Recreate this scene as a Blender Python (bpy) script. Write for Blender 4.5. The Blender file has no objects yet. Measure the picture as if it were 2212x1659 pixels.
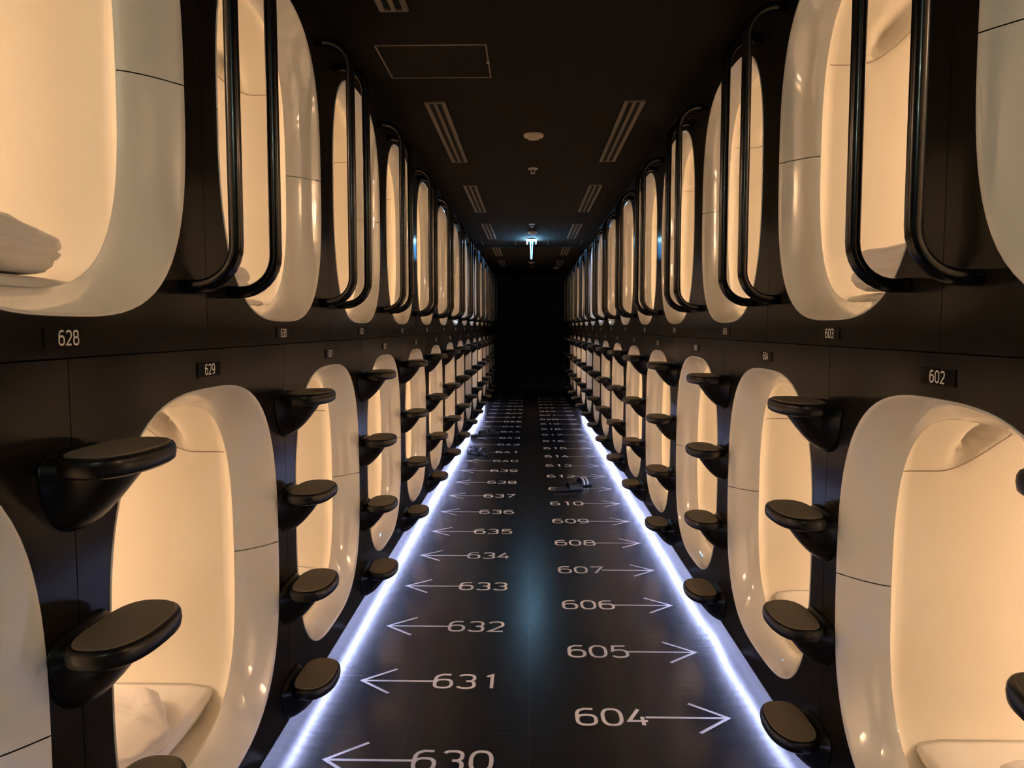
import bpy, bmesh, math, random
from mathutils import Vector, Matrix
PI = math.pi
SC = bpy.context.scene
COL = SC.collection

# ------------------------------------------------------------------ camera
cam_d = bpy.data.cameras.new('camera'); cam = bpy.data.objects.new('camera', cam_d); COL.objects.link(cam)
cam_d.sensor_width = 36.0; cam_d.lens = 36.0*1660/2212; cam_d.clip_start = 0.02
cam.location = (0, 0, 1.498); cam.rotation_euler = (PI/2-0.0736, 0.0006, 0.0226)
SC.camera = cam
# ------------------------------------------------------------------ world, colour
w = bpy.data.worlds.new('world'); SC.world = w; w.use_nodes = True
w.node_tree.nodes['Background'].inputs[0].default_value = (0.010, 0.009, 0.008, 1)
w.node_tree.nodes['Background'].inputs[1].default_value = 0.25
vs = SC.view_settings
vs.view_transform = 'Standard'; vs.look = 'None'; vs.gamma = 1.0; vs.use_curve_mapping = False
vs.exposure = 0.0
POD_LAMP = 27.0      # warm lamp inside every capsule
LED_POWER = 75.0      # blue-white strips at floor level
SIGN_POWER = 15.0
# unseen point lights added behind the camera to give near rims a greenish tint
for i, (x, y, e) in enumerate([(0.12, -0.9, 17.0), (-0.25, -1.5, 14.0)]):
    ld = bpy.data.lights.new('unseen_rear_light', 'POINT'); ld.energy = e; ld.shadow_soft_size = 0.02
    ld.color = (0.84, 1.0, 0.80)
    lo = bpy.data.objects.new('unseen_rear_light', ld); lo.location = (x, y, 2.70); COL.objects.link(lo)

# ------------------------------------------------------------------ measures
XL, XR = -0.823, 0.878
CEIL = 2.75
YL630, YR604, D = 2.552, 2.866, 0.6
YEND, YBACK = 18.4, -2.2
SEAM_Z = 1.443
BASE_Z = 0.155
def y_of(n): return YL630+(n-630)*D if n >= 628 or n == 627 else YR604+(n-604)*D

ONES = ['nearest', 'second', 'third', 'fourth', 'fifth', 'sixth', 'seventh', 'eighth', 'ninth', 'tenth', 'eleventh', 'twelfth', 'thirteenth', 'fourteenth',
        'fifteenth', 'sixteenth', 'seventeenth', 'eighteenth', 'nineteenth', 'twentieth', 'twenty-first', 'twenty-second', 'twenty-third', 'twenty-fourth', 'twenty-fifth', 'twenty-sixth']
def nth(k): return ONES[k]
# ------------------------------------------------------------------ materials
def mat(name, col, rough=0.5, metal=0.0, coat=0.0, coat_rough=0.05, emis=None, estr=0.0, bump=None, spec=0.5, sub=None, trans=None):
    m = bpy.data.materials.new(name); m.use_nodes = True
    nt = m.node_tree; b = nt.nodes['Principled BSDF']
    b.inputs['Base Color'].default_value = (*col, 1); b.inputs['Roughness'].default_value = rough
    b.inputs['Metallic'].default_value = metal
    b.inputs['Coat Weight'].default_value = coat; b.inputs['Coat Roughness'].default_value = coat_rough
    b.inputs['Specular IOR Level'].default_value = spec
    if emis:
        b.inputs['Emission Color'].default_value = (*emis, 1); b.inputs['Emission Strength'].default_value = estr
    if bump:
        sc, st, dist = bump
        tc = nt.nodes.new('ShaderNodeTexCoord'); nz = nt.nodes.new('ShaderNodeTexNoise')
        nz.inputs['Scale'].default_value = sc; nz.inputs['Detail'].default_value = 4
        nt.links.new(tc.outputs['Object'], nz.inputs['Vector'])
        bp = nt.nodes.new('ShaderNodeBump'); bp.inputs['Strength'].default_value = st; bp.inputs['Distance'].default_value = dist
        nt.links.new(nz.outputs['Fac'], bp.inputs['Height']); nt.links.new(bp.outputs['Normal'], b.inputs['Normal'])
    if trans is not None:
        b.inputs['Transmission Weight'].default_value = 0
    return m
M = {}
M['rim'] = mat('gloss_cream_plastic', (0.90, 0.885, 0.84), 0.30, coat=1.0, coat_rough=0.045)
M['shell'] = mat('satin_cream_shell', (0.78, 0.73, 0.63), 0.55, bump=(6, 0.08, 0.004))
M['seam'] = mat('shell_joint', (0.30, 0.22, 0.14), 0.8)
M['panel'] = mat('dark_satin_panel', (0.009, 0.0078, 0.0070), 0.55, coat=0.34, coat_rough=0.14, spec=0.03, bump=(2.5, 0.06, 0.002))
M['black'] = mat('black_gloss', (0.009, 0.008, 0.008), 0.34, coat=0.12, coat_rough=0.12, spec=0.3)
M['tube'] = mat('black_lacquered_tube', (0.007, 0.007, 0.008), 0.22, coat=0.15, coat_rough=0.06, spec=0.35)
M['rubber'] = mat('dark_brown_rubber', (0.20, 0.165, 0.125), 0.65, spec=0.3, bump=(600, 0.25, 0.0005))
M['plate'] = mat('plate_dark', (0.0060, 0.005, 0.004), 0.5, spec=0.06)
M['ink'] = mat('white_ink', (0.80, 0.80, 0.78), 0.6)
M['paint'] = mat('white_floor_paint', (0.86, 0.86, 0.87), 0.5)
M['lamp'] = mat('warm_lamp', (1, 0.8, 0.6), 0.5, emis=(1.0, 0.69, 0.47), estr=POD_LAMP)
M['lamp_dim'] = mat('warm_lamp_dimmed', (1, 0.8, 0.6), 0.5, emis=(1.0, 0.74, 0.50), estr=POD_LAMP*0.18)
M['lamp_off'] = mat('lamp_diffuser_unlit', (0.7, 0.68, 0.62), 0.5)
M['led'] = mat('blue_white_led', (1, 1, 1), 0.5, emis=(0.50, 0.565, 1.0), estr=LED_POWER)
M['sheet'] = mat('white_cotton', (0.78, 0.76, 0.76), 0.85, bump=(9, 0.5, 0.02))
M['mattress'] = mat('white_mattress_cover', (0.80, 0.78, 0.75), 0.85, bump=(4, 0.25, 0.01))
M['ceiling'] = mat('dark_brown_ceiling', (0.012, 0.0105, 0.0095), 0.9, spec=0.12, bump=(120, 0.2, 0.001))
M['end'] = mat('black_wall_paint', (0.012, 0.012, 0.012), 0.7)
M['kick'] = mat('white_kick_board', (0.80, 0.80, 0.82), 0.5)
M['vent'] = mat('grey_aluminium_vent', (0.16, 0.14, 0.12), 0.5, metal=0.2)
M['slot'] = mat('vent_slot', (0.002, 0.002, 0.002), 0.9)
M['detector'] = mat('beige_plastic', (0.50, 0.42, 0.34), 0.5)
M['chrome'] = mat('chrome', (0.6, 0.56, 0.5), 0.38, metal=1.0)
M['hatchrim'] = mat('hatch_aluminium_edge', (0.27, 0.22, 0.17), 0.45, metal=0.3)
M['sign'] = mat('sign_face', (0.8, 0.95, 1), 0.4, emis=(0.12, 0.48, 1.0), estr=SIGN_POWER)
M['signlamp'] = mat('sign_lamp', (0.8, 0.95, 1), 0.4, emis=(0.34, 0.72, 1.0), estr=SIGN_POWER*8)
M['sandal'] = mat('black_foam', (0.012, 0.012, 0.013), 0.5)
M['screen'] = None

def floor_material():
    m = bpy.data.materials.new('dark_polished_floor'); m.use_nodes = True
    nt = m.node_tree; b = nt.nodes['Principled BSDF']; L = nt.links.new
    b.inputs['Base Color'].default_value = (0.017, 0.0165, 0.0170, 1)
    b.inputs['Coat Weight'].default_value = 0.03; b.inputs['Coat Roughness'].default_value = 0.12
    tc = nt.nodes.new('ShaderNodeTexCoord')
    mp = nt.nodes.new('ShaderNodeMapping'); mp.inputs['Scale'].default_value = (1.2, 14, 1)
    L(tc.outputs['Object'], mp.inputs['Vector'])
    nz = nt.nodes.new('ShaderNodeTexNoise'); nz.inputs['Scale'].default_value = 2.2; nz.inputs['Detail'].default_value = 5
    L(mp.outputs['Vector'], nz.inputs['Vector'])
    # tile joints every 0.457 m
    br = nt.nodes.new('ShaderNodeTexBrick'); br.offset = 0.0
    br.inputs['Scale'].default_value = 1.0; br.inputs['Brick Width'].default_value = 0.457; br.inputs['Row Height'].default_value = 0.457
    br.inputs['Mortar Size'].default_value = 0.0012; br.inputs['Mortar Smooth'].default_value = 0.3
    br.inputs['Color1'].default_value = (1, 1, 1, 1); br.inputs['Color2'].default_value = (1, 1, 1, 1); br.inputs['Mortar'].default_value = (0, 0, 0, 1)
    L(tc.outputs['Object'], br.inputs['Vector'])
    mr = nt.nodes.new('ShaderNodeMapRange'); mr.inputs['To Min'].default_value = 0.17; mr.inputs['To Max'].default_value = 0.30
    L(nz.outputs['Fac'], mr.inputs['Value']); L(mr.outputs['Result'], b.inputs['Roughness'])
    b1 = nt.nodes.new('ShaderNodeBump'); b1.inputs['Strength'].default_value = 0.25; b1.inputs['Distance'].default_value = 0.0022
    L(nz.outputs['Fac'], b1.inputs['Height'])
    b2 = nt.nodes.new('ShaderNodeBump'); b2.inputs['Strength'].default_value = 0.35; b2.inputs['Distance'].default_value = 0.001
    L(br.outputs['Color'], b2.inputs['Height']); L(b1.outputs['Normal'], b2.inputs['Normal'])
    L(b2.outputs['Normal'], b.inputs['Normal'])
    return m
M['floor'] = floor_material()

def screen_material():
    m = bpy.data.materials.new('beige_roller_cloth'); m.use_nodes = True
    nt = m.node_tree; out = nt.nodes['Material Output']; b = nt.nodes['Principled BSDF']
    b.inputs['Base Color'].default_value = (0.50, 0.46, 0.40, 1); b.inputs['Roughness'].default_value = 0.8
    tr = nt.nodes.new('ShaderNodeBsdfTranslucent'); tr.inputs[0].default_value = (0.55, 0.50, 0.44, 1)
    mx = nt.nodes.new('ShaderNodeMixShader'); mx.inputs[0].default_value = 0.5
    nt.links.new(b.outputs[0], mx.inputs[1]); nt.links.new(tr.outputs[0], mx.inputs[2]); nt.links.new(mx.outputs[0], out.inputs[0])
    return m
M['screen'] = screen_material()

# ------------------------------------------------------------------ object helpers
def link(name, me, parent=None, loc=None, rot=None):
    o = bpy.data.objects.new(name, me); COL.objects.link(o)
    if parent is not None: o.parent = parent
    if loc is not None: o.location = loc
    if rot is not None: o.rotation_euler = rot
    return o
def mesh(name, bm, mats, smooth=False, normals=True):
    if normals: bmesh.ops.recalc_face_normals(bm, faces=bm.faces)
    me = bpy.data.meshes.new(name); bm.to_mesh(me); bm.free()
    for m in (mats if isinstance(mats, (list, tuple)) else [mats]): me.materials.append(m)
    if smooth:
        for p in me.polygons: p.use_smooth = True
    return me
def tag(o, label, cat, group=None, kind=None):
    o['label'] = label; o['category'] = cat
    if group: o['group'] = group
    if kind: o['kind'] = kind
    return o
def thing(name, label, cat, loc=(0, 0, 0), rz=0.0, group=None):
    o = bpy.data.objects.new(name, None); COL.objects.link(o)
    o.location = loc; o.rotation_euler = (0, 0, rz); o.empty_display_size = 0.1
    return tag(o, label, cat, group)
def box(bm, x0, x1, y0, y1, z0, z1, mi=0):
    v = [bm.verts.new((x, y, z)) for x in (x0, x1) for y in (y0, y1) for z in (z0, z1)]
    for f in ((0, 1, 3, 2), (4, 6, 7, 5), (0, 4, 5, 1), (2, 3, 7, 6), (0, 2, 6, 4), (1, 5, 7, 3)):
        bm.faces.new([v[i] for i in f]).material_index = mi
def bevel(bm, w, seg=2):
    bmesh.ops.bevel(bm, geom=list(bm.edges), offset=w, segments=seg, affect='EDGES', profile=0.5)
def structure(name, bm, m):
    o = link(name, mesh(name, bm, m)); o['kind'] = 'structure'; return o
def loft(bm, rings, closed=True, cap0=False, cap1=False, mi=0):
    vr = [[bm.verts.new(p) for p in r] for r in rings]
    n = len(vr[0])
    for a, b in zip(vr, vr[1:]):
        for i in range(n if closed else n-1):
            j = (i+1) % n
            f = bm.faces.new((a[i], a[j], b[j], b[i])); f.material_index = mi
    if cap0: bm.faces.new(vr[0][::-1]).material_index = mi
    if cap1: bm.faces.new(vr[-1]).material_index = mi
    return vr
def tube(bm, pts, r, n=14, cap=True):
    pts = [Vector(p) for p in pts]; rings = []
    t0 = (pts[1]-pts[0]).normalized(); up = Vector((0, 1, 0)) if abs(t0.y) < 0.9 else Vector((0, 0, 1))
    nrm = (up-up.dot(t0)*t0).normalized()
    for i, p in enumerate(pts):
        t = (pts[min(i+1, len(pts)-1)]-pts[max(i-1, 0)]).normalized()
        nrm = (nrm-nrm.dot(t)*t).normalized(); bi = t.cross(nrm)
        rings.append([p+r*(math.cos(2*PI*k/n)*nrm+math.sin(2*PI*k/n)*bi) for k in range(n)])
    loft(bm, rings, True, cap, cap)

# ------------------------------------------------------------------ stroke digits
def arc(cx, cy, rx, ry, a0, a1, n=10, p=2.6):
    out = []
    for i in range(n+1):
        a = math.radians(a0+(a1-a0)*i/n); c, s = math.cos(a), math.sin(a)
        out.append((cx+rx*math.copysign(abs(c)**(2/p), c), cy+ry*math.copysign(abs(s)**(2/p), s)))
    return out
def digit(d):   # unit box 0..1 x 0..1, list of (points, closed)
    if d == '0': return [(arc(.5, .5, .5, .5, 0, 360, 28)[:-1], True)]
    if d == '1': return [([(.30, .86), (.62, 1.0), (.62, 0.0)], False)]
    if d == '2': return [(arc(.5, .72, .48, .28, 160, -35, 14)+[(.03, 0.0), (1.0, 0.0)], False)]
    if d == '3': return [(arc(.47, .75, .47, .25, 150, -90, 14), False), (arc(.47, .25, .50, .27, 90, -155, 16), False)]
    if d == '4': return [([(.62, 1.0), (0.0, .26), (1.0, .26)], False), ([(.74, .52), (.74, 0.0)], False)]
    if d == '5': return [([(.94, 1.0), (.14, 1.0), (.06, .55)]+arc(.48, .32, .50, .32, 110, -150, 16), False)]
    if d == '6': return [(arc(.5, .31, .5, .31, 0, 360, 24)[:-1], True), ([(.90, .99), (.40, 1.0)]+arc(.45, .55, .45, .42, 100, 180, 8)+[(0, .33)], False)]
    if d == '7': return [([(0.0, 1.0), (1.0, 1.0), (.32, 0.0)], False)]
    if d == '8': return [(arc(.5, .76, .44, .24, 0, 360, 22)[:-1], True), (arc(.5, .27, .5, .27, 0, 360, 24)[:-1], True)]
    if d == '9': return [(arc(.5, .69, .5, .31, 0, 360, 24)[:-1], True), ([(.10, .01), (.60, 0.0)]+arc(.55, .45, .45, .42, -80, 0, 8)+[(1, .67)], False)]
def ribbon(bm, pts, t, closed, fn, mi=0):
    P = [Vector((p[0], p[1], 0)) for p in pts]
    Q = [P[0]]
    for p in P[1:]:
        if (p-Q[-1]).length > 1e-5: Q.append(p)
    if closed and (Q[0]-Q[-1]).length < 1e-5: Q.pop()
    n = len(Q); A = []; B = []
    for i in range(n):
        a = Q[(i-1) % n] if (closed or i) else None; b = Q[(i+1) % n] if (closed or i < n-1) else None
        d1 = (Q[i]-a).normalized() if a is not None else None; d2 = (b-Q[i]).normalized() if b is not None else None
        if d1 is None: d1 = d2
        if d2 is None: d2 = d1
        m = d1+d2
        m = m.normalized() if m.length > 1e-4 else d1
        nn = Vector((-m.y, m.x, 0)); c = max(0.45, nn.dot(Vector((-d1.y, d1.x, 0))))
        A.append(Q[i]+nn*t/2/c); B.append(Q[i]-nn*t/2/c)
    va = [bm.verts.new(fn(p.x, p.y)) for p in A]; vb = [bm.verts.new(fn(p.x, p.y)) for p in B]
    for i in range(n if closed else n-1):
        j = (i+1) % n
        try: bm.faces.new((va[i], vb[i], vb[j], va[j])).material_index = mi
        except ValueError: pass
def number_mesh(txt, w_, h, pitch, t, fn, m, name='number'):
    bm = bmesh.new()
    W = pitch*(len(txt)-1)+w_
    for k, ch in enumerate(txt):
        x0 = -W/2+k*pitch
        for q, (pts, cl) in enumerate(digit(ch)):
            ribbon(bm, [(x0+t/2+p[0]*(w_-t), -h/2+t/2+p[1]*(h-t)) for p in pts], t, cl, lambda a, b, q=q: fn(a, b, q*.00025))
    return mesh(name, bm, m, normals=False)

# ------------------------------------------------------------------ setting
bm = bmesh.new(); box(bm, XL-0.14, XR+0.14, YBACK, YEND, -0.08, 0); structure('floor', bm, M['floor'])
bm = bmesh.new(); box(bm, XL-2.4, XR+2.4, YBACK, YEND, CEIL, CEIL+0.08); structure('ceiling', bm, M['ceiling'])
bm = bmesh.new(); box(bm, XL-2.4, XR+2.4, YEND, YEND+0.1, -0.08, CEIL+.08); structure('wall_end', bm, M['end'])
bm = bmesh.new(); box(bm, XL-2.4, XL-2.3, YBACK, YEND, -.08, CEIL); structure('wall_left', bm, M['end'])
bm = bmesh.new(); box(bm, XR+2.3, XR+2.4, YBACK, YEND, -.08, CEIL); structure('wall_right', bm, M['end'])
YL0, YL1 = 0.15, 18.15+.0
YR0, YR1 = 0.466, 17.27
bm = bmesh.new(); box(bm, XL-0.16, XL-0.14, YBACK, 15.45, 0, BASE_Z+.01); structure('baseboard_left', bm, M['kick'])
bm = bmesh.new(); box(bm, XR+0.14, XR+0.16, YBACK, 14.15, 0, BASE_Z+.01); structure('baseboard_right', bm, M['kick'])
bm = bmesh.new(); box(bm, XL-0.16, XL-0.02, YBACK, YEND, BASE_Z, BASE_Z+.012); structure('trim_1', bm, M['black'])
bm = bmesh.new(); box(bm, XR+0.02, XR+0.16, YBACK, YEND, BASE_Z, BASE_Z+.012); structure('trim_2', bm, M['black'])
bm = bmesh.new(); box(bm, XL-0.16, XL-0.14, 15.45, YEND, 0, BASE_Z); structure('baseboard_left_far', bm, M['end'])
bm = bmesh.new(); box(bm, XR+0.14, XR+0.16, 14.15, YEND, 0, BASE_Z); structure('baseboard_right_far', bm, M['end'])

# LED strips under the panels
def led(name, x, y0, y1, wob, label):
    bm = bmesh.new(); random.seed(5); n = int((y1-y0)/0.05); rings = []
    for i in range(n+1):
        y = y0+(y1-y0)*i/n
        dx = wob*(math.sin(y*5.1)*0.5+math.sin(y*9.7+1)*0.3+math.sin(y*2.3)*0.4)*(1 if y < 4.6 else 0.25)
        z = BASE_Z-0.004-abs(dx)*0.9
        rings.append([(x+dx-.005, y, z), (x+dx+.005, y, z), (x+dx+.005, y, z-.004), (x+dx-.005, y, z-.004)])
    loft(bm, rings, True, True, True)
    o = link(name, mesh(name, bm, M['led'])); tag(o, label, 'LED strip', 'LED strips under the capsule walls'); return o
led('led_strip', XL-0.085, -1.2, 15.4, 0.0012, 'straight blue-white LED strip glowing under the left capsule wall')
led('led_strip', XR+0.085, -1.2, 14.05, 0.011, 'slightly wavy blue-white LED strip glowing under the right capsule wall')

# ------------------------------------------------------------------ sleeping capsule
NSEG = 96
A0, W_SIDE, W_TOP, DEP, LIP = 0.503, 0.118, 0.055, 0.10, 0.003
def se(a, b, n, th):
    c, s = math.cos(th), math.sin(th)
    return (a*math.copysign(abs(c)**(2/n), c), b*math.copysign(abs(s)**(2/n), s))
# even arc-length angles on the outer outline
def angles(a, b, n, N):
    M_ = 4000; pts = [se(a, b, n, 2*PI*i/M_) for i in range(M_+1)]; L = [0]
    for p, q in zip(pts, pts[1:]): L.append(L[-1]+math.hypot(q[0]-p[0], q[1]-p[1]))
    out = []; k = 0
    for i in range(N):
        t = L[-1]*i/N
        while L[k+1] < t: k += 1
        out.append(2*PI*(k+(t-L[k])/(L[k+1]-L[k]))/M_)
    return out
def shell_profile(s, B0):    # depth s -> a, b_top, b_bottom, n
    bt = B0-W_TOP
    k = min(1, max(0, (s-DEP)/0.045)); k = math.sin(k*PI/2)
    a = (A0-W_SIDE)+0.052*k; top = bt+0.012*k; n = 3.0+1.0*k
    if s > 1.8:
        q = (s-1.8)/0.2; a -= 0.12*q*q; top -= 0.10*q*q
    return a, top, bt, n, 3.0+3.0*k
ANG = {}
def make_capsule_meshes(level):
    B0 = 0.545 if level == 'lower' else 0.553
    zc = 0.800 if level == 'lower' else 2.070
    z0 = BASE_Z if level == 'lower' else SEAM_Z+0.0015
    z1 = SEAM_Z-0.0015 if level == 'lower' else CEIL-0.004
    zo = zc-z0                       # object origin at the panel's lower edge
    TH = angles(A0, B0, 3.0, NSEG)
    P = {}
    # front panel with rounded opening
    bm = bmesh.new(); hw = 0.6-0.0012; hb, ht = -zo, z1-zc
    inner = [se(A0-.004, B0-.004, 3.0, t) for t in TH]; outer = []
    for (y, z) in inner:
        k = min(hw/abs(y) if abs(y) > 1e-6 else 1e9, (ht/z if z > 0 else hb/z) if abs(z) > 1e-6 else 1e9)
        outer.append([y*k, z*k])
    for cy, cz in ((hw, ht), (-hw, ht), (hw, hb), (-hw, hb)):
        i = min(range(NSEG), key=lambda i: (outer[i][0]-cy)**2+(outer[i][1]-cz)**2); outer[i] = [cy, cz]
    R = lambda pts, x: [(x, y, z+zo) for y, z in pts]
    loft(bm, [R(inner, -.02), R(inner, 0), R(outer, 0), R(outer, -.02), R(inner, -.02)])
    P['front_panel'] = mesh('front_panel', bm, M['panel'])
    # rim halves
    prof = [(-0.012, 0.0), (-0.002, 0.0), (LIP*0.8, 0.0012), (LIP, 0.003)]     # (x, inset in metres)
    T = 16
    for i in range(1, T+1):           # then (x, inset as a fraction of the rim width)
        q = i/T; ins = 2*q*(1-q)*0.87+q*q; dep = 2*q*(1-q)*0.55+q*q
        prof.append((LIP-(DEP+LIP)*dep, ins))
    def rim_ring(th, x, ins, first):
        if first: a, b = A0-ins, B0-ins
        else: a, b = A0-.003-(W_SIDE-.003)*ins, B0-.003-(W_TOP-.003)*ins
        y, z = se(a, b, 3.0, th); return (x, y, z+zo)
    for nm, lo, hi in (('upper_rim', 0, NSEG//2), ('lower_rim', NSEG//2, NSEG)):
        bm = bmesh.new(); ths = [TH[i % NSEG]+(2*PI if i >= NSEG else 0) for i in range(lo, hi+1)]
        # hair-line joint between the halves
        eps = 0.0009/0.3
        ths = [ths[0]+eps*0.0]+ths[1:-1]+[ths[-1]]
        rings = []
        for k, (x, ins) in enumerate(prof):
            r = [rim_ring(t, x, ins, k < 4) for t in ths]
            sgn = 1 if nm == 'upper_rim' else -1
            for e in (0, -1):
                p = r[e]; r[e] = (p[0], p[1], p[2]+sgn*0.0014)
            rings.append(r)
        loft(bm, rings, closed=False)
        P[nm] = mesh(nm, bm, M['rim'], smooth=True)
    # interior shell
    bm = bmesh.new(); S = [DEP-.002, DEP+.003, DEP+.008, DEP+.015, DEP+.025]+[DEP+.04+.02*i for i in range(22)]+[0.65, 0.8, 1.0, 1.2, 1.4, 1.6, 1.8, 1.85, 1.9, 1.95, 2.0]
    zs = 0.31                        # joint height above centre
    def fin(s, z):
        if z < zs+.01 or s > .75: return 0
        wd = 0.012+0.40*(z-zs-.01)
        f = max(0, 1-abs(s-(0.25+0.10*(z-zs)/.15))/wd)
        return 0.075*f**1.2*min(1, (z-zs)/.10)
    def wall_y(s, z):
        a, bt, bb, n, n2 = shell_profile(s, B0); b = bt if z > 0 else bb; n = n if z > 0 else n2
        return a*(max(0, 1-abs(z/b)**n))**(1/n)
    rings = []
    for s in S:
        a, bt, bb, n, n2 = shell_profile(s, B0); r = []
        for t in TH:
            y, z = se(a, bt if math.sin(t) > 0 else bb, n if math.sin(t) > 0 else n2, t)
            if abs(y) > 0.15: y += math.copysign(fin(s, z), y)
            r.append((-s, y, z+zo))
        rings.append(r)
    loft(bm, rings, cap1=True)
    for f in bm.faces: f.smooth = True
    # thin moulding joint on both side walls
    line = [(DEP+.03+.0167*i, zs) for i in range(7)]
    for i in range(1, 13):
        q = i/12; line.append((DEP+.13+.20*q, zs+0.155*q**1.8))
    for sg in (1, -1):
        prev = None
        for (s, z) in line:
            y = wall_y(s, z); y = sg*(y-.0012+fin(s, z))
            y2 = sg*(wall_y(s, z-.003)-.0012+fin(s, z-.003))
            v = [bm.verts.new((-s, y, z+zo)), bm.verts.new((-s, y2, z-.003+zo))]
            if prev: bm.faces.new((prev[0], prev[1], v[1], v[0])).material_index = 1
            prev = v
    P['interior_shell'] = mesh('interior_shell', bm, [M['shell'], M['seam']], normals=False)
    # lamp under the shell's roof
    bm = bmesh.new(); box(bm, -1.55, -1.15, -.14, .14, zo+0.40, zo+0.425)
    P['ceiling_lamp'] = mesh('ceiling_lamp', bm, M['lamp'])
    bm = bmesh.new(); box(bm, -1.55, -1.15, -.14, .14, zo+0.40, zo+0.425)
    P['ceiling_lamp_dim'] = mesh('ceiling_lamp', bm, M['lamp_dim'])
    bm = bmesh.new(); box(bm, -1.55, -1.15, -.14, .14, zo+0.40, zo+0.425)
    P['ceiling_lamp_off'] = mesh('ceiling_lamp', bm, M['lamp_off'])
    # drawn roller screen just inside the opening
    bm = bmesh.new()
    ro = [se(A0-W_SIDE+.004, B0-W_TOP+.003, 3.0, t) for t in TH]
    c0 = bm.verts.new((-DEP-.004, 0, zo)); vs_ = [bm.verts.new((-DEP-.004, y, z+zo)) for y, z in ro]
    for i in range(NSEG): bm.faces.new((c0, vs_[i], vs_[(i+1) % NSEG]))
    P['roller_screen'] = mesh('roller_screen', bm, M['screen'])
    return P, z0, zc
PM = {'lower': make_capsule_meshes('lower'), 'upper': make_capsule_meshes('upper')}

CLOSED = {643, 645, 616, 618}
OFF = {653, 654, 655, 623, 624, 625, 626, 627}
DIM = {652, 616, 618, 643, 645}
def side_of(n): return 'left' if n >= 627 and n != 627 or n == 1627 else 'right'
caps = {}
def capsule(n, side, y):
    lv = 'upper' if (n % 2 == 0) == (side == 'left') else 'lower'
    P, z0, zc = PM[lv]
    o = thing('sleeping_capsule', '', 'sleeping capsule', (XL if side == 'left' else XR, y, z0), 0 if side == 'left' else PI,
              'sleeping capsules of the %s %s row' % (side, lv))
    for nm in ('front_panel', 'upper_rim', 'lower_rim', 'interior_shell'):
        link(nm, P[nm], o)
    link('ceiling_lamp', P['ceiling_lamp_off' if n in OFF else 'ceiling_lamp_dim' if n in DIM else 'ceiling_lamp'], o)
    if n in CLOSED:
        s = link('roller_screen', P['roller_screen'], o)
    caps[(n, side)] = (o, lv, y, zc)
    return o
def cap_label(n, side, lv, y):
    st = 'pale screen drawn shut' if n in CLOSED else ('unlit and dark' if n in OFF else 'interior dimmed' if n in DIM else 'glowing warm')
    return '%s capsule %d, %s of its row on the %s wall, %s' % (lv, n, nth((n-(628 if lv == 'upper' else 627))//2) if side == 'left' else nth((n-(601 if lv == 'upper' else 602))//2), side, st)
for n in range(628, 656): caps_y = YL630+(n-630)*D; capsule(n, 'left', caps_y)['label'] = cap_label(n, 'left', 'upper' if n % 2 == 0 else 'lower', caps_y)
for n in range(601, 628): caps_y = YR604+(n-604)*D; capsule(n, 'right', caps_y)['label'] = cap_label(n, 'right', 'upper' if n % 2 else 'lower', caps_y)
# nearest lower capsule at the left edge of the view
o = capsule(629, 'left', YL630-3*D); o['label'] = 'cream lower capsule cut off by the left edge, nearest on that wall'

# blank dark panels completing the rows behind the camera
bm = bmesh.new(); box(bm, XL-.02, XL, YBACK, YL630-2*D-.601, SEAM_Z+.0015, CEIL-.004); structure('wall_left_upper_near', bm, M['panel'])
bm = bmesh.new(); box(bm, XL-.02, XL, YBACK, YL630-3*D-.601, BASE_Z, SEAM_Z-.0015); structure('wall_left_lower_near', bm, M['panel'])
bm = bmesh.new(); box(bm, XR, XR+.02, YBACK, YR604-3*D-.601, SEAM_Z+.0015, CEIL-.004); structure('wall_right_upper_near', bm, M['panel'])
bm = bmesh.new(); box(bm, XR, XR+.02, YBACK, YR604-2*D-.601, BASE_Z, SEAM_Z-.0015); structure('wall_right_lower_near', bm, M['panel'])
for nm, x0, x1, y0, za, zb in (('wall_left_upper_far', XL-.02, XL, YL630+24*D+.601, SEAM_Z+.0015, CEIL-.004), ('wall_left_lower_far', XL-.02, XL, YL630+25*D+.601, BASE_Z, SEAM_Z-.0015),
                               ('wall_right_upper_far', XR, XR+.02, YR604+23*D+.601, SEAM_Z+.0015, CEIL-.004), ('wall_right_lower_far', XR, XR+.02, YR604+22*D+.601, BASE_Z, SEAM_Z-.0015)):
    if y0 < YEND-.05:
        bm = bmesh.new(); box(bm, x0, x1, y0, YEND, za, zb); structure(nm, bm, M['panel'])

# ------------------------------------------------------------------ number plates
bmP = bmesh.new(); box(bmP, 0, .003, -.069, .069, -.0175, .0175); PLATE = mesh('plate', bmP, M['plate'])
def number_plate(n, side, y, z, where):
    o = thing('number_plate', 'plate reading %d, %s in line, %s' % (n, nth((n-628)//2 if side == 'left' else (n-602)//2 if n % 2 == 0 else (n-603)//2), where), 'number plate',
              (XL if side == 'left' else XR, y, z), 0 if side == 'left' else PI, 'number plates on the %s wall' % side)
    link('plate', PLATE, o)
    # text reads left to right seen from the aisle: local +y goes right on the left wall
    link('number', number_mesh(str(n), .0185, .028, .0215, .0036, lambda a, b, c: (.0036+c, a, b), M['ink']), o)
for n in range(628, 656):
    up = n % 2 == 0
    number_plate(n, 'left', YL630+(n-630)*D, 1.480 if up else 1.3915, ('under its upper capsule' if up else 'over its lower capsule')+' on the left wall')
for n in range(602, 628):
    up = n % 2 == 1
    number_plate(n, 'right', YR604+(n-604)*D, 1.480 if up else 1.3915, ('under its upper capsule' if up else 'over its lower capsule')+' on the right wall')

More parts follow.
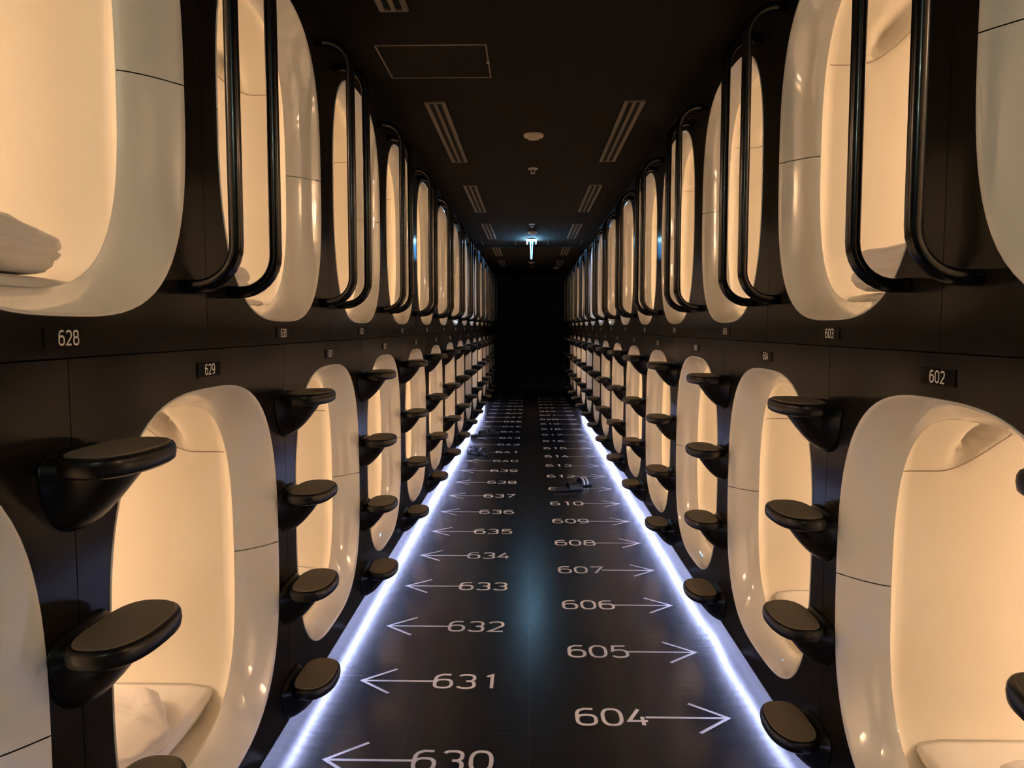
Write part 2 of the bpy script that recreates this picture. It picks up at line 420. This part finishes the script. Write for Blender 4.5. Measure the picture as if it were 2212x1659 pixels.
# ------------------------------------------------------------------ floor numbers and arrows
def arrow_mesh(sgn, x_in, x_tip):
    bm = bmesh.new(); fn = lambda a, b: (a, b, 0); fn2 = lambda a, b: (a, b, .0003)
    ribbon(bm, [(x_in, 0), (x_tip-sgn*.012, 0)], .0135, False, fn)
    ribbon(bm, [(x_tip-sgn*.132, .112), (x_tip, 0), (x_tip-sgn*.132, -.112)], .0135, False, fn2)
    return mesh('arrow', bm, M['paint'], normals=False)
AL = arrow_mesh(-1, -.392, -.7095); AR = arrow_mesh(1, .448, .7661)
for n in list(range(630, 656))+list(range(603, 628)):
    left = n >= 628
    y = YL630+(n-630)*D if left else YR604+(n-604)*D
    o = thing('floor_marking', 'painted floor number %d, %s of those with arrows pointing %s' % (n, nth(n-630 if left else n-603), 'left' if left else 'right'), 'floor marking',
              (0, y, 0.0006), 0, 'floor numbers pointing %s' % ('left' if left else 'right'))
    link('arrow', AL if left else AR, o)
    cx = -.264 if left else .3195
    link('number', number_mesh(str(n), .086, .136, .0985, .0150, lambda a, b, c: (a, b, c), M['paint']), o, (cx, 0, .0008))

# ------------------------------------------------------------------ steps
def pad_outline(k, N=48):
    # plan view of the tread, x = out from the wall, y along it; k = inset
    pts = []
    for i in range(N):
        t = 2*PI*i/N; x, y = se(.072-k, .131-k, 2.9, t)
        # outer edge leans: the half towards the entrance is a little shallower
        x += .094
        x -= 0.012*(y/.131)**2*(1 if x > .094 else 0.2)
        pts.append((x, y-.004))
    return pts
def step_meshes():
    P = {}
    bm = bmesh.new()
    prof = [(-.034, .022), (-.036, .010), (-.030, .002), (-.018, 0), (-.008, .001), (-.002, .004), (0.0, .008), (0, .012)]
    loft(bm, [[(x, y, z) for x, y in pad_outline(k)] for z, k in prof], cap0=True, cap1=True)
    P['tread'] = mesh('tread', bm, M['black'], smooth=True)
    bm = bmesh.new()
    loft(bm, [[(x, y, z) for x, y in pad_outline(k)] for z, k in [(-.001, .011), (.0018, .0112), (.0026, .0125)]], cap1=True)
    P['rubber_pad'] = mesh('rubber_pad', bm, M['rubber'], smooth=False)
    bm = bmesh.new(); rings = []; U = [0, .004, .012, .025, .04, .055, .07, .085, .10, .112, .120]
    for u in U:
        q = u/.120
        wd = .104-.022*min(1, (u/.035))**.7-.012*q
        dp = .118*(1-q**1.7)+.012
        if u == 0: wd = .102
        top = -.005-.022*min(1, max(0, (u-.012)/.03))
        r = []
        for i in range(17):
            t = PI*i/16; y, z = se(wd, dp, 2.2, -t); r.append((u, y, -.022+z*1.0))
        for i in range(1, 8):
            y = -wd+2*wd*i/8; r.append((u, y, top+.006*(1-(y/wd)**2)))
        rings.append(r)
    loft(bm, rings, cap0=True, cap1=True)
    P['bracket'] = mesh('bracket', bm, M['black'], smooth=True)
    return P
ST = step_meshes()
STEP_Z = [0.311, 0.640, 0.960, 1.284]
ORD = ['lowest', 'second', 'third', 'top']
def steps(side, y, under):
    for k, z in enumerate(STEP_Z):
        o = thing('climbing_step', '%s black step of the %s column on the %s wall, under capsule %d' % (ORD[k], nth((under-(628 if side == 'left' else 601))//2), side, under), 'step',
                  (XL if side == 'left' else XR, y, z), 0 if side == 'left' else PI, 'black climbing steps on the %s wall' % side)
        for nm in ('bracket', 'tread', 'rubber_pad'): 
            c = link(nm, ST[nm], o)
            if side == 'right' : c.scale = (1, -1, 1)
for n in range(628, 655, 2): steps('left', YL630+(n-630)*D, n)
for n in range(601, 628, 2): steps('right', YR604+(n-604)*D, n)

# ------------------------------------------------------------------ grab rails
def rail_mesh():
    bm = bmesh.new(); pr, r = .134, .100; z0, z1 = 1.594, 2.588
    pts = [(.0015, 0, z0), (pr-r, 0, z0)]
    for i in range(1, 9):
        a = PI/2*i/8; pts.append((pr-r+r*math.sin(a), 0, z0+r-r*math.cos(a)))
    pts += [(pr, 0, 1.9), (pr, 0, 2.3)]
    for i in range(0, 9):
        a = PI/2*i/8; pts.append((pr-r+r*math.cos(a), 0, z1-r+r*math.sin(a)))
    pts.append((.0015, 0, z1))
    pts = [(x, y, z-z0) for x, y, z in pts]
    tube(bm, pts, .0168, 20)
    return mesh('grab_rail', bm, M['tube'], smooth=True)
RM = rail_mesh()
def rails(side, y, a, b):
    for dy, nm in ((-.14, 'nearer'), (.14, 'farther')):
        o = link('grab_rail', RM, None, (XL if side == 'left' else XR, y+dy, 1.594), (0, 0, 0 if side == 'left' else PI))
        tag(o, '%s tube of the %s rail pair, %s wall, between %d and %d' % (nm, nth((a-(628 if side == 'left' else 601))//2), side, a, b), 'grab rail', 'black grab rails on the %s wall' % side)
for n in range(628, 654, 2): rails('left', YL630+(n-630)*D+.6, n, n+2)
for n in range(601, 627, 2): rails('right', YR604+(n-604)*D+.6, n, n+2)

# ------------------------------------------------------------------ bedding
def mattress(side, y, zc, label, ztop):
    bm = bmesh.new(); s = -1 if side == 'left' else 1; X = XL if side == 'left' else XR
    rings = []
    hz = ztop
    B0 = .545 if zc < 1 else .553
    def sec(u, k):
        a, bt, bb, n, n2 = shell_profile(min(u, 1.79), B0)
        zt = ztop-zc-k*.5; pts = []
        hw = (a-.008-k)*(1-abs(zt/bb)**n2)**(1/n2)
        for i in range(29):
            y = hw*(-1+2*i/28); z = -(bb-.006)*(1-abs(y/(a-.008-k+1e-6))**n2)**(1/n2)
            pts.append((s*u, y, min(z+k*.4, zt-.001)+zc-hz+.045))
        for i in range(1, 28):
            y = hw*(1-2*i/28); pts.append((s*u, y, zt+.006*(1-(y/hw)**4)+zc-hz+.045))
        return pts
    rings = [sec(u, k) for u, k in ((.165, .05), (.168, .025), (.185, .008), (.25, 0), (.6, 0), (1.0, 0), (1.5, 0), (1.78, .0))]
    loft(bm, rings, cap0=True, cap1=True)
    o = link('mattress', mesh('mattress', bm, M['mattress'], smooth=True), None, (X, y, hz-.045))
    return tag(o, label, 'mattress', 'white mattresses inside the capsules')
for n, side in ((629, 'left'), (631, 'left'), (633, 'left'), (602, 'right'), (604, 'right'), (606, 'right')):
    y = YL630+(n-630)*D if side == 'left' else YR604+(n-604)*D
    mattress(side, y, .8, 'white mattress lying in lower capsule %d' % n, .372)
for n, side in ((628, 'left'), (630, 'left'), (603, 'right'), (605, 'right')):
    y = YL630+(n-630)*D if side == 'left' else YR604+(n-604)*D
    mattress(side, y, 2.07, 'thin white mattress in upper capsule %d under the folded duvet' % n, 1.600)

def noise(x, y, z, s):
    from mathutils import noise as nz
    return nz.noise(Vector((x*s, y*s, z*s)))
def soft_lump(name, dims, layers, seed, fold=0.006, crumple=.012, top_slope=0.0):
    """folded cloth: a stack of softly rounded slabs fused into one sheet surface"""
    bm = bmesh.new(); lx, ly, lz = dims; rings = []; N = 64; K = 10*layers
    for k in range(K+1):
        q = k/K; z = lz*q
        ph = (q*layers) % 1.0 if k < K else 1.0
        bulge = math.sin(PI*min(1, max(0, ph)))**.5 if 0 < ph < 1 else 0
        edge = .75+.25*math.sin(PI*min(1, max(0.0, q*.96+.02)))**.35
        r = []
        for i in range(N):
            t = 2*PI*i/N; x, y = se(lx/2*edge-fold*2*(1-bulge), ly/2*edge-fold*2*(1-bulge), 4.2, t)
            d = crumple*noise(x+seed, y, z*2.2, 9)+crumple*.5*noise(x, y+seed, z*3, 24)
            L_ = math.hypot(x, y); x += d*x/L_; y += d*y/L_
            zz = z+crumple*.7*noise(x+seed, y, 0, 8)*q + top_slope*q*(x/lx)
            r.append((x, y, zz))
        rings.append(r)
    vr = loft(bm, rings, cap0=True)
    # domed top with creases
    last = vr[-1]; ctr = Vector((0, 0, lz+.006))
    prev = last
    for sc in (.85, .65, .42, .2):
        cur = []
        for v in last:
            x, y = v.co.x*sc, v.co.y*sc
            zz = v.co.z*sc*.0+lz+.018*(1-sc)+crumple*.8*noise(x+seed, y, 3, 7)+top_slope*(x/lx)
            cur.append(bm.verts.new((x, y, zz)))
        for i in range(N): bm.faces.new((prev[i], prev[(i+1) % N], cur[(i+1) % N], cur[i]))
        prev = cur
    bm.faces.new(prev)
    return mesh(name, bm, M['sheet'], smooth=True)
def lump(name, label, cat, loc, rz, dims, layers, seed, group=None, **k):
    o = link(name, soft_lump(name, dims, layers, seed, **k), None, loc, (0, 0, rz)); return tag(o, label, cat, group)
G = 'folded duvets inside the upper capsules'
lump('folded_duvet', 'thick greyish white folded duvet at the mouth of upper capsule 628', 'duvet', (XL-.255, 1.355, 1.607), PI/2, (.56, .24, .115), 2, 1.3, G, top_slope=-.05, crumple=.022)
lump('folded_duvet', 'pale folded duvet in upper capsule 630 seen through the grab rails', 'duvet', (XL-.25, 2.50, 1.607), PI/2, (.42, .24, .095), 2, 4.1, G)
lump('folded_duvet', 'crumpled folded duvet in upper capsule 603 behind the grab rail', 'duvet', (XR+.25, 2.25, 1.607), PI/2+.2, (.44, .24, .12), 2, 7.7, G, crumple=.02)
lump('folded_duvet', 'small bit of folded duvet in upper capsule 605', 'duvet', (XR+.25, 3.43, 1.607), PI/2, (.36, .22, .08), 1, 9.2, G)
lump('crumpled_towel', 'crumpled white towel with frayed-looking corner on the mattress of capsule 629', 'towel', (XL-.34, 1.98, .379), .55, (.34, .40, .05), 1, 2.2, None, crumple=.03)
lump('pillow', 'plump white pillow on the mattress of lower capsule 602', 'pillow', (XR+.42, 1.62, .381), 0, (.36, .50, .06), 1, 5.4, None, crumple=.01)

# ------------------------------------------------------------------ ceiling fittings
def vent(x, y0, y1, label):
    o = thing('ceiling_vent', label, 'air vent', (x, (y0+y1)/2, CEIL), 0, 'two-slot air vents in the ceiling')
    h = (y1-y0)/2; bm = bmesh.new()
    for a, b in ((-.058, -.036), (-.0085, .0085), (.036, .058)): box(bm, a, b, -h, h, -.010, 0)
    box(bm, -.058, .058, -h-.008, -h+.004, -.010, 0); box(bm, -.058, .058, h-.004, h+.008, -.010, 0)
    link('frame', mesh('frame', bm, M['vent']), o)
    bm = bmesh.new(); box(bm, -.057, .057, -h, h, -.002, -.0005); link('slot_backing', mesh('slot_backing', bm, M['slot']), o)
VY = [(4.37, 5.90), (6.885, 8.435), (9.40, 10.95), (11.95, 13.45), (14.45, 15.95)]
NMS = ['nearest long', 'second', 'third', 'fourth', 'farthest']
vent(-.535, 1.62, 3.115, 'grey two-slot vent at the top left, cut by the frame edge')
for k, (a, b) in enumerate(VY):
    vent(-.528, a, b, '%s two-slot vent on the left of the ceiling' % NMS[k] if k else 'long grey two-slot vent just beyond the ceiling hatch')
    vent(.583, a, b, '%s two-slot vent on the right of the ceiling' % NMS[k])
o = thing('access_hatch', 'square ceiling access hatch with thin metal edge on the left', 'hatch', (-.442, 3.727, CEIL))
bm = bmesh.new(); hx, hy = .25, .225
for a in ((-hx, hx, -hy, -hy+.006), (-hx, hx, hy-.006, hy), (-hx, -hx+.006, -hy, hy), (hx-.006, hx, -hy, hy)): box(bm, *a, -.004, 0)
link('frame', mesh('frame', bm, M['hatchrim']), o)
bm = bmesh.new(); box(bm, -hx+.008, hx-.008, -hy+.008, hy-.008, -.003, 0); link('cover', mesh('cover', bm, M['ceiling']), o)
bm = bmesh.new(); box(bm, hx-.012, hx+.002, -.012, .012, -.007, -.003); link('latch', mesh('latch', bm, M['chrome']), o)

def disc(bm, r, z0, z1, n=40, bev=.004):
    loft(bm, [[(rr*math.cos(2*PI*i/n), rr*math.sin(2*PI*i/n), z) for i in range(n)] for rr, z in ((r, z1), (r, z0+bev), (r-bev, z0))], cap0=True, cap1=True)
def detector(x, y, r, label):
    o = thing('smoke_detector', label, 'smoke detector', (x, y, CEIL), 0, 'round detectors on the ceiling')
    bm = bmesh.new(); disc(bm, r, -.016, 0); link('base', mesh('base', bm, M['detector']), o)
    bm = bmesh.new(); disc(bm, r*.62, -.030, -.016); link('sensor_head', mesh('sensor_head', bm, M['detector']), o)
    bm = bmesh.new()
    for sx in (-1, 1):
        bmesh.ops.create_uvsphere(bm, u_segments=10, v_segments=8, radius=.0045, matrix=Matrix.Translation((sx*.014, -r*.3, -.031)))
    link('indicator_lights', mesh('indicator_lights', bm, M['chrome']), o)
detector(.026, 5.115, .065, 'round beige smoke detector nearest on the ceiling centre line')
detector(.038, 10.234, .065, 'small round smoke detector just before the glowing exit sign')
detector(.039, 14.906, .060, 'faint round smoke detector beyond the exit sign on the centre line')
detector(.558, 16.30, .065, 'faint round smoke detector at the far right of the ceiling')
def sprinkler(x, y, label):
    o = thing('sprinkler_head', label, 'sprinkler', (x, y, CEIL), 0, 'sprinkler heads on the ceiling centre line')
    bm = bmesh.new(); disc(bm, .040, -.006, 0); link('escutcheon', mesh('escutcheon', bm, M['chrome']), o)
    bm = bmesh.new()
    for sx in (-1, 1): tube(bm, [(sx*.012, 0, -.005), (sx*.017, 0, -.02), (sx*.004, 0, -.036)], .003, 8)
    link('frame_arms', mesh('frame_arms', bm, M['chrome']), o)
    bm = bmesh.new(); disc(bm, .018, -.040, -.036, 16, .001); link('deflector', mesh('deflector', bm, M['chrome']), o)
sprinkler(.026, 6.184, 'shiny chrome sprinkler head behind the nearest smoke detector')
sprinkler(.029, 9.461, 'tiny chrome sprinkler head before the exit sign')
sprinkler(.041, 15.915, 'faint sprinkler head at the dark far end of the ceiling')

# exit sign seen edge-on, hanging along the aisle
o = thing('exit_sign', 'glowing blue-white hanging sign seen edge-on at the end of the ceiling', 'sign', (.028, 11.1, CEIL))
bm = bmesh.new(); box(bm, -.062, .062, -.20, .20, -.050, -.018); bevel(bm, .004); link('lamp_box', mesh('lamp_box', bm, M['black']), o)
for sg in (-1, 1):
    bm = bmesh.new(); box(bm, sg*.0625, sg*.068, -.195, .195, -.047, -.021); link('lamp_strip', mesh('lamp_strip', bm, M['signlamp']), o)
bm = bmesh.new(); box(bm, -.060, .060, -.203, -.2005, -.046, -.022); link('end_diffuser', mesh('end_diffuser', bm, M['signlamp']), o)
bm = bmesh.new(); box(bm, -.03, .03, -.10, .10, -.018, 0); link('ceiling_mount', mesh('ceiling_mount', bm, M['black']), o)
for sg in (-1, 1):
    bm = bmesh.new()
    v = [bm.verts.new((sg*x, y, z)) for y in (-.20, .20) for x, z in ((.010, -.0505), (.020, -.0505), (.010, -.262), (.005, -.262))]
    for f in ((0, 1, 2, 3), (7, 6, 5, 4), (0, 4, 5, 1), (1, 5, 6, 2), (2, 6, 7, 3), (3, 7, 4, 0)): bm.faces.new([v[i] for i in f])
    link('lit_face', mesh('lit_face', bm, M['sign']), o)
# shutter slot lids behind the sign
o = thing('shutter_slot', 'fire shutter slot across the ceiling lit blue by the sign', 'shutter slot', (0, 11.85, CEIL))
bm = bmesh.new(); box(bm, XL+.01, XR-.01, -.02, .02, -.030, 0); link('slot_edge', mesh('slot_edge', bm, M['ceiling']), o)
for x in (-.70, -.205, .272, .767):
    bm = bmesh.new(); box(bm, x-.004, x+.004, -.60, -.03, -.005, 0); link('lid_joint', mesh('lid_joint', bm, M['vent']), o)
# faint plaque on the dark end wall
o = thing('plaque', 'tiny faint grey plaque on the black end wall', 'plaque', (.20, YEND, 1.05))
bm = bmesh.new(); box(bm, -.20, .20, -.012, 0, -.05, .05); link('board', mesh('board', bm, M['end']), o)
bm = bmesh.new(); box(bm, -.17, -.14, -.014, -.012, .005, .03); box(bm, -.11, -.08, -.014, -.012, .005, .03); link('pale_marks', mesh('pale_marks', bm, M['vent']), o)

# ------------------------------------------------------------------ slippers on the floor
def sandal(x, y, rz, label, stripes, grp):
    o = thing('slide_sandal', label, 'sandal', (x, y, 0), rz, grp)
    def sole(k, N=40):
        pts = []
        for i in range(N):
            t = 2*PI*i/N; yy = .140*math.sin(t); wv = .048+.010*math.sin(t*1.0)*(1)-.006*math.cos(2*t)
            pts.append(((wv-k)*math.copysign(abs(math.cos(t))**.8, math.cos(t)), yy*(1-k/.14)))
        return pts
    bm = bmesh.new(); loft(bm, [[(px, py, z) for px, py in sole(k)] for z, k in ((0.001, .004), (.006, 0), (.026, 0), (.031, .004))], cap0=True, cap1=True)
    link('sole', mesh('sole', bm, M['sandal'], smooth=True), o)
    def band(y0, y1, off, m, name):
        bm = bmesh.new(); R1 = []; R2 = []
        for i in range(17):
            t = PI*i/16; cx, cz = -.056*math.cos(t), .018+.062*math.sin(t)
            k = 1+off
            R1.append((cx*k, cz*k))
        rings = []
        for i, (cx, cz) in enumerate(R1):
            rings.append([(cx, y0, cz), (cx, y1, cz), (cx*.93, y1, cz*.95), (cx*.93, y0, cz*.95)])
        loft(bm, rings, cap0=True, cap1=True); link(name, mesh(name, bm, m), o)
    band(-.005, .085, 0, M['sandal'], 'strap')
    if stripes:
        for a in (.008, .048): band(a, a+.020, .012, M['paint'], 'white_stripe')
GS = 'black slide sandals left on the floor'
sandal(.475, 7.19, -1.0, 'black slide sandal with two white stripes beside floor number 611', True, GS)
sandal(.36, 6.99, -1.15, 'plain-looking black slide sandal over floor number 611', False, GS)
sandal(-.66, 9.05, .5, 'black slide sandal by the left wall nearer of the two dark shapes', False, GS)
sandal(-.53, 9.0, .2, 'black slide sandal beside the nearer one at the left wall, closer to the aisle', False, GS)
sandal(-.68, 10.5, -1.1, 'black slide sandal by the left wall, farther away', False, GS)
sandal(-.56, 10.66, -1.1, 'farther black slide sandal on the aisle side near floor number 643', False, GS)
